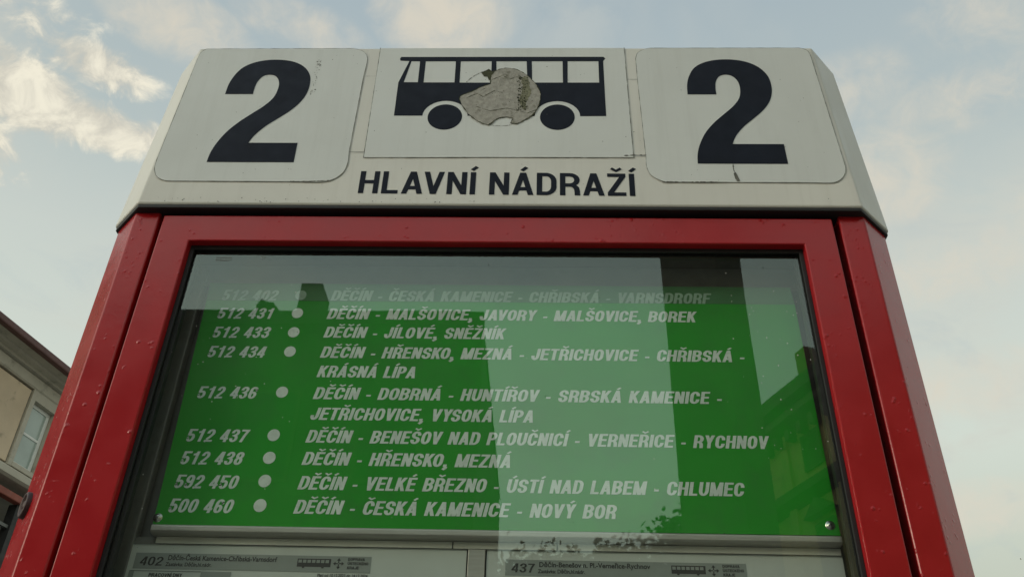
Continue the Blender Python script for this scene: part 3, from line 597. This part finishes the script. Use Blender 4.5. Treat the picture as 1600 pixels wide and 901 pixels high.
# ------------------------------------------------------------------ timetable sheets standing in the case
def arrowcross(px, z, y, par):
    V, F = [], []
    for a in range(4):
        ca, sa = cos(a * pi / 2), sin(a * pi / 2)
        for poly in ([(.0006, -.0005), (.0034, -.0005), (.0034, .0005), (.0006, .0005)], [(.0030, -.0019), (.0055, 0), (.0030, .0019)]):
            b = len(V); V += [(px + u * ca - v * sa, y, z + u * sa + v * ca) for u, v in poly]; F.append(tuple(range(b, b + len(poly))))
    return mesh_obj('arrow_emblem', V, F, M['print'], par)
def sheet(num, title, x0, x1, bx, s, label):
    sh_ = empty('timetable_sheet', label, 'timetable', (x0, .0590, 1.643), 0, 'timetable sheets in the case')
    def L_(o): o.location = (-x0, -.0590, -1.643); return o
    L_(box('paper', (x0, x1, .0590, .0594, 1.643, 1.8532), M['paper'], sh_))
    L_(ribbon('paper_edge', [(x0, 1.8531), (x1, 1.8531)], .0008, .0586, M['band'], sh_))
    L_(flat('title_band', [[(bx, 1.8290), (bx + 368 * s, 1.8285), (bx + 368 * s, 1.8448), (bx, 1.8448)]], .0588, M['band'], sh_, .0001))
    L_(lettering('route_number', num, bx + 9 * s, bx + 44 * s, 1.8322, .0088, .0585, M['print'], sh_, w=.56, sv=.17, sh=.13, gap=.10, shear=.12))
    L_(fonttext('title', title, bx + 52 * s, bx + 222 * s, 1.8380, .0068, .0585, M['print'], sh_))
    L_(fonttext('stop_name', 'Zastávka: Děčín,hl.nádr.', bx + 50 * s, bx + 122 * s, 1.8320, .0052, .0585, M['print'], sh_))
    bxx = bx + 254 * s
    hol = [[(bxx + (1.5 + k * 7) * s, 1.8378), (bxx + (6.8 + k * 7) * s, 1.8378), (bxx + (6.8 + k * 7) * s, 1.8408), (bxx + (1.5 + k * 7) * s, 1.8408)] for k in range(7)]
    L_(flat('bus_icon', [[(bxx, 1.8338), (bxx + 52 * s, 1.8338), (bxx + 52 * s, 1.8418), (bxx, 1.8418)]] + hol, .0586, M['print'], sh_))
    for k in (10, 40): L_(flat('bus_icon_wheel', [ell(bxx + k * s, 1.8336, .0013, .0012, 12)], .0585, M['print'], sh_))
    L_(arrowcross(bx + 318 * s, 1.8374, .0585, sh_))
    for k, w_ in enumerate(('DOPRAVA', 'ÚSTECKÉHO', 'KRAJE')):
        L_(lettering('operator_line', w_, bx + 332 * s, bx + (358, 364, 350)[k] * s, 1.8405 - k * .0042, .0028, .0585, M['print'], sh_, w=.7, sv=.2, sh=.2))
    L_(fonttext('validity', 'Platí od 10.12.2023 do 14.12.2024', bx + 288 * s, bx + 365 * s, 1.8243, .0042, .0585, M['print'], sh_))
    L_(ribbon('table_head', [(bx - 2 * s, 1.8268), (bx + 108 * s, 1.8268)], .0005, .0585, M['print'], sh_))
    L_(flat('table_block', [[(bx - 4 * s, 1.700), (bx + 4 * s, 1.700), (bx + 4 * s, 1.8272), (bx - 4 * s, 1.8272)]], .0586, M['band'], sh_))
    L_(flat('table_block', [[(bx + 108 * s, 1.812), (bx + 155 * s, 1.812), (bx + 155 * s, 1.8272), (bx + 108 * s, 1.8272)]], .0586, M['band'], sh_))
    L_(lettering('day_heading', 'PRACOVNÍ DNY', bx + 28 * s, bx + 80 * s, 1.8212, .0036, .0585, M['print'], sh_, w=.7, sv=.2, sh=.18))
    for r_ in range(14):
        zr = 1.8165 - r_ * .0105
        L_(ribbon('table_line', [(bx - 2 * s, zr), (bx + 366 * s, zr)], .0004, .0585, M['print'], sh_))
    return sh_
sheet('402', 'Děčín-Česká Kamenice-Chřibská-Varnsdorf', -.3580, -.0150, -.3440, .000640, 'left timetable sheet headed 402, behind glass under the green board')
sheet('437', 'Děčín-Benešov n. Pl.-Verneřice-Rychnov', .0050, .3515, .0236, .000635, 'right timetable sheet headed 437, behind glass under the green board')

# ------------------------------------------------------------------ station building on the left
AZ = rad(11.78); A_ = pi / 2 - AZ
sb = empty('station_building', 'tan stone building with maroon gutter and white framed window left of the case', 'building', (CAM.x - cos(AZ) * 13.5, CAM.y + sin(AZ) * 13.5, 0), A_)
H0, H1 = 4.0, 34.0
box('upper_wall', (H0, H1, .23, 11, 8.45, 10.32), M['tanstone'], sb)
mesh_obj('roof', [(H0 - .5, -.42, 10.83), (H1 + .5, -.42, 10.83), (H1 + .5, 5.5, 12.9), (H0 - .5, 5.5, 12.9), (H0 - .5, 11.4, 11.16), (H1 + .5, 11.4, 11.16)], [(0, 1, 2, 3), (3, 2, 5, 4)], M['rooftile'], sb)
box('gutter', (H0 - .5, H1 + .5, -.55, -.40, 10.70, 10.85), M['gutter'], sb, .03)
prism('cornice', [(.04, 10.55), (-.08, 10.58), (-.08, 10.63), (-.20, 10.65), (-.22, 10.70), (-.40, 10.73), (-.40, 10.82), (11, 10.82), (11, 10.55)], 'x', H0, H1, M['greystone'], sb)
prism('architrave', [(.0, 10.30), (-.03, 10.33), (-.03, 10.53), (.06, 10.545), (11, 10.545), (11, 10.30)], 'x', H0, H1, M['greystone'], sb)
prism('string_course', [(-.04, 8.42), (-.10, 8.46), (-.10, 8.58), (-.02, 8.64), (.05, 8.66), (11, 8.66), (11, 8.42)], 'x', H0 - .02, H1 + .02, M['greystone'], sb)
box('ground_floor_wall', (H0 + .1, H1, 2.6, 10.9, 0, 8.415), M['dark'], sb)
box('canopy_beam', (H0, H1, -.02, .16, 8.10, 8.24), M['rustred'], sb, .02)
box('canopy_rail', (H0, H1, .10, .16, 7.62, 7.68), M['grey'], sb)
for k in range(7): box('canopy_post', (H0 + 1.2 + k * 4.6, H0 + 1.42 + k * 4.6, .05, .25, 0, 8.1), M['dark'], sb)
k = 0; hw = 13.72 - 2.35 * 4
while hw < H1 - 2:
    # window bay: grey surround strips, opening with recessed white frame
    for a_, b_ in ((hw, hw + .12), (hw + .78, hw + 1.0)): box('pilaster', (a_, b_, -.015, .229, 8.66, 10.30), M['greystone'], sb, .008)
    box('lintel', (hw + .12, hw + .78, -.012, .229, 10.10, 10.30), M['greystone'], sb)
    box('sill', (hw + .10, hw + .80, -.03, .229, 8.66, 8.76), M['greystone'], sb, .008)
    wf = frame('window', hw + .13, hw + .77, 8.765, 10.095, hw + .20, hw + .69, 8.84, 10.02, .110, .170, M['whiteframe'], sb, .006)
    box('crossbar', (hw + .20, hw + .69, .112, .160, 9.42, 9.47), M['whiteframe'], wf)
    box('pane', (hw + .20, hw + .69, .130, .140, 8.84, 9.42), M['pane'], wf)
    box('pane', (hw + .20, hw + .69, .130, .140, 9.47, 10.02), M['pane'], wf)
    k += 1; hw += 2.35
hw = 13.72 - 2.35 * 4
while hw < H1 - 2:
    box('stone_panel', (hw - 1.32, hw - .03, .027, .229, 8.70, 10.26), M['tanstone'], sb, .006)
    hw += 2.35

# ------------------------------------------------------------------ the street behind the camera (seen in the glass)
def window(parent, x0, x1, z0, z1, y, mtf, mtp):
    f = frame('window', x0, x1, z0, z1, x0 + .07, x1 - .07, z0 + .07, z1 - .07, y - .04, y + .03, mtf, parent)
    box('pane', (x0 + .07, x1 - .07, y - .01, y + .01, z0 + .07, z1 - .07), mtp, f)
# long dark block, local x runs to world -x so its front (local -y) faces the case
blk = empty('apartment_block', 'long dark brown block with a chimney, reflected in the glass on the left', 'building', (-1.12, -14, 0), pi)
box('wall', (0, 17, 0, 9, 0, 10.9), M['brownwall'], blk)
mesh_obj('roof', [(-.0, -.3, 10.95), (17.3, -.3, 10.95), (17.3, 1.2, 11.25), (-.0, 1.2, 11.25), (17.3, 9.2, 11.25), (0, 9.2, 11.25)], [(0, 1, 2, 3), (3, 2, 4, 5), ], M['rooftile'], blk)
box('eaves', (-.02, 17.2, -.34, .02, 10.9, 11.19), M['rooftile'], blk)
box('chimney', (3.24, 3.66, -.2, .5, 10.9, 11.94), M['rooftile'], blk)
prism('dormer', [(3.75, 10.95), (4.42, 10.95), (4.42, 11.35), (4.34, 11.50), (4.25, 11.42), (4.10, 11.40)], 'y', -.3, .8, M['rooftile'], blk)
for r_ in range(3):
    for c_ in range(7): window(blk, 1.0 + c_ * 2.3, 2.2 + c_ * 2.3, 1.2 + r_ * 3.3, 3.0 + r_ * 3.3, -.01, M['ochretrim'], M['dark'])
# ochre town house, facade receding
hd = Vector((-.33940, -.94064)); ang = math.atan2(hd.y, hd.x)
nx_, ny_ = -hd.y, hd.x
th_ = empty('town_house', 'ochre town house with dark cornices, reflected in the glass at the right', 'building', (CAM.x + nx_ * 10, CAM.y + ny_ * 10, 0), ang)
box('wall', (3, 14.3, 0, 9, 0, 10.0), M['yellow'], th_)
prism('cornice', [(0.0, 9.95), (-.10, 9.98), (-.28, 10.10), (-.30, 10.22), (9, 10.22), (9, 9.95)], 'x', 2.9, 14.4, M['ochretrim'], th_)
box('attic_wall', (3, 14.3, .05, 9, 10.2, 10.55), M['brownwall'], th_)
mesh_obj('roof', [(2.8, -.2, 10.55), (14.4, -.2, 10.55), (14.4, 2.5, 11.5), (2.8, 2.5, 11.5), (14.4, 9.2, 10.5), (2.8, 9.2, 10.5)], [(0, 1, 2, 3), (3, 2, 4, 5)], M['rooftile'], th_)
box('eaves', (2.8, 14.4, -.22, .05, 10.55, 10.84), M['rooftile'], th_)
box('chimney', (11.75, 12.08, -.05, .5, 10.6, 11.50), M['brick'], th_)
prism('string_course', [(0.0, 8.35), (-.22, 8.50), (-.22, 8.68), (.0, 8.70)], 'x', 2.9, 14.4, M['ochretrim'], th_)
prism('string_course', [(0.0, 5.3), (-.16, 5.4), (-.16, 5.55), (.0, 5.6)], 'x', 2.9, 14.4, M['ochretrim'], th_)
for c_ in range(6):
    x_ = 3.7 + c_ * 1.62
    for z0_, z1_ in ((8.95, 9.7), (6.3, 7.9), (1.5, 4.2)): window(th_, x_, x_ + .6, z0_, z1_, -.01, M['ochretrim'], M['brownwall'])
for k in range(26):
    x_ = 3.3 + k * .42
    box('bracket', (x_, x_ + .14, -.20, .0, 9.72, 9.95), M['ochretrim'], th_)
for c_ in range(7): box('pilaster', (3.15 + c_ * 1.62, 3.38 + c_ * 1.62, -.06, .0, 5.6, 9.95), M['yellow'], th_)
for c_ in range(6): prism('window_hood', [(3.55 + c_ * 1.62, 8.02), (4.45 + c_ * 1.62, 8.02), (4.0 + c_ * 1.62, 8.32)], 'y', -.18, .0, M['ochretrim'], th_)
# concrete pylon
pyl = empty('concrete_pylon', 'tall brown concrete pylon mirrored as a vertical dark band in the glass', 'pylon', (1.315, -5.0, 0), rad(36))
box('shaft', (-.235, .235, -.25, .25, .3, 9.6), M['concrete'], pyl, .01)
box('footing', (-.32, .32, -.32, .32, 0, .3), M['concrete'], pyl, .02)
box('cap', (-.26, .26, -.26, .26, 9.6, 9.72), M['concrete'], pyl, .01)

# ------------------------------------------------------------------ trees
def tree(loc, height, crown_r, crown_h, leafm, nleaf, leafsize, label, group=None, seed=1):
    rnd = random.Random(seed)
    t_ = empty('tree', label, 'tree', loc, rnd.uniform(0, 6), group)
    V, F = [], []
    def limb(p0, p1, r0, r1, bend=.1, n=5):
        s = 7; b0 = len(V); off = Vector((rnd.uniform(-1, 1), rnd.uniform(-1, 1), 0)) * bend
        for i in range(n + 1):
            t = i / n; c = p0.lerp(p1, t) + off * sin(pi * t); r = r0 + (r1 - r0) * t
            d = (p1 - p0).normalized(); u = d.orthogonal().normalized(); v = d.cross(u)
            for q in range(s): a = 2 * pi * q / s; V.append(c + u * (r * cos(a)) + v * (r * sin(a)))
        for i in range(n):
            for q in range(s): F.append((b0 + i * s + q, b0 + i * s + (q + 1) % s, b0 + (i + 1) * s + (q + 1) % s, b0 + (i + 1) * s + q))
    base = height - crown_h
    limb(Vector((0, 0, 0)), Vector((0, 0, height * .88)), height * .022, height * .006, .15, 8)
    tips = []
    for i in range(13):
        z = base + crown_h * rnd.uniform(-.05, .7); a = rnd.uniform(0, 2 * pi); rr = crown_r * rnd.uniform(.55, .95)
        e = Vector((rr * cos(a), rr * sin(a), min(height * .97, z + crown_h * rnd.uniform(.12, .32)))); tips.append(e)
        limb(Vector((0, 0, z)), e, height * .008, height * .0025, .12)
    mesh_obj('trunk', V, F, M['bark'], t_, smooth=True)
    LV, LF = [], []
    cl = [t for t in tips if t.z < height - crown_h * .15]
    while len(cl) < 80:
        q = Vector((rnd.uniform(-1, 1), rnd.uniform(-1, 1), rnd.uniform(-1, 1)))
        if .25 < q.length < 1: cl.append(Vector((q.x * crown_r, q.y * crown_r, base + crown_h * (.5 + .43 * q.z))))
    for i in range(nleaf):
        c = rnd.choice(cl); s = crown_r * .15
        p = c + Vector((rnd.gauss(0, s), rnd.gauss(0, s), rnd.gauss(0, s * .75)))
        u = Vector((rnd.gauss(0, 1), rnd.gauss(0, 1), rnd.gauss(0, .6))).normalized(); v = u.orthogonal().normalized(); v = (v * cos(i) + u.cross(v) * sin(i))
        l = leafsize * rnd.uniform(.6, 1.3); b = len(LV)
        LV += [p - u * l * .5, p + v * l * .3, p + u * l * .5, p - v * l * .3]; LF.append((b, b + 1, b + 2, b + 3))
    mesh_obj('crown', LV, LF, leafm, t_)
    return t_
tree((10.5, 16.5, 0), 7.85, 1.8, 5.2, M['leaf'], 45000, .085, 'small yellow green tree, its tip just showing at the lower right', seed=3)
for i, (x_, y_, h_, lb) in enumerate(((-1.4, -26, 11.05, 'leftmost dark tree of the group mirrored low in the glass'), (1.3, -26.5, 11.2, 'middle dark tree of the group mirrored low in the glass'), (4.6, -25.5, 11.85, 'rightmost and tallest dark tree of the group mirrored low in the glass'))):
    tree((x_, y_, 0), h_, 2.7, 6.5, M['leafdark'], 36000, .25, lb, 'trees behind the camera, seen reflected', seed=10 + i)
for m in bpy.data.materials:
    if '_' in m: del m['_']
sc.cycles.max_bounces = 8; sc.cycles.transparent_max_bounces = 8
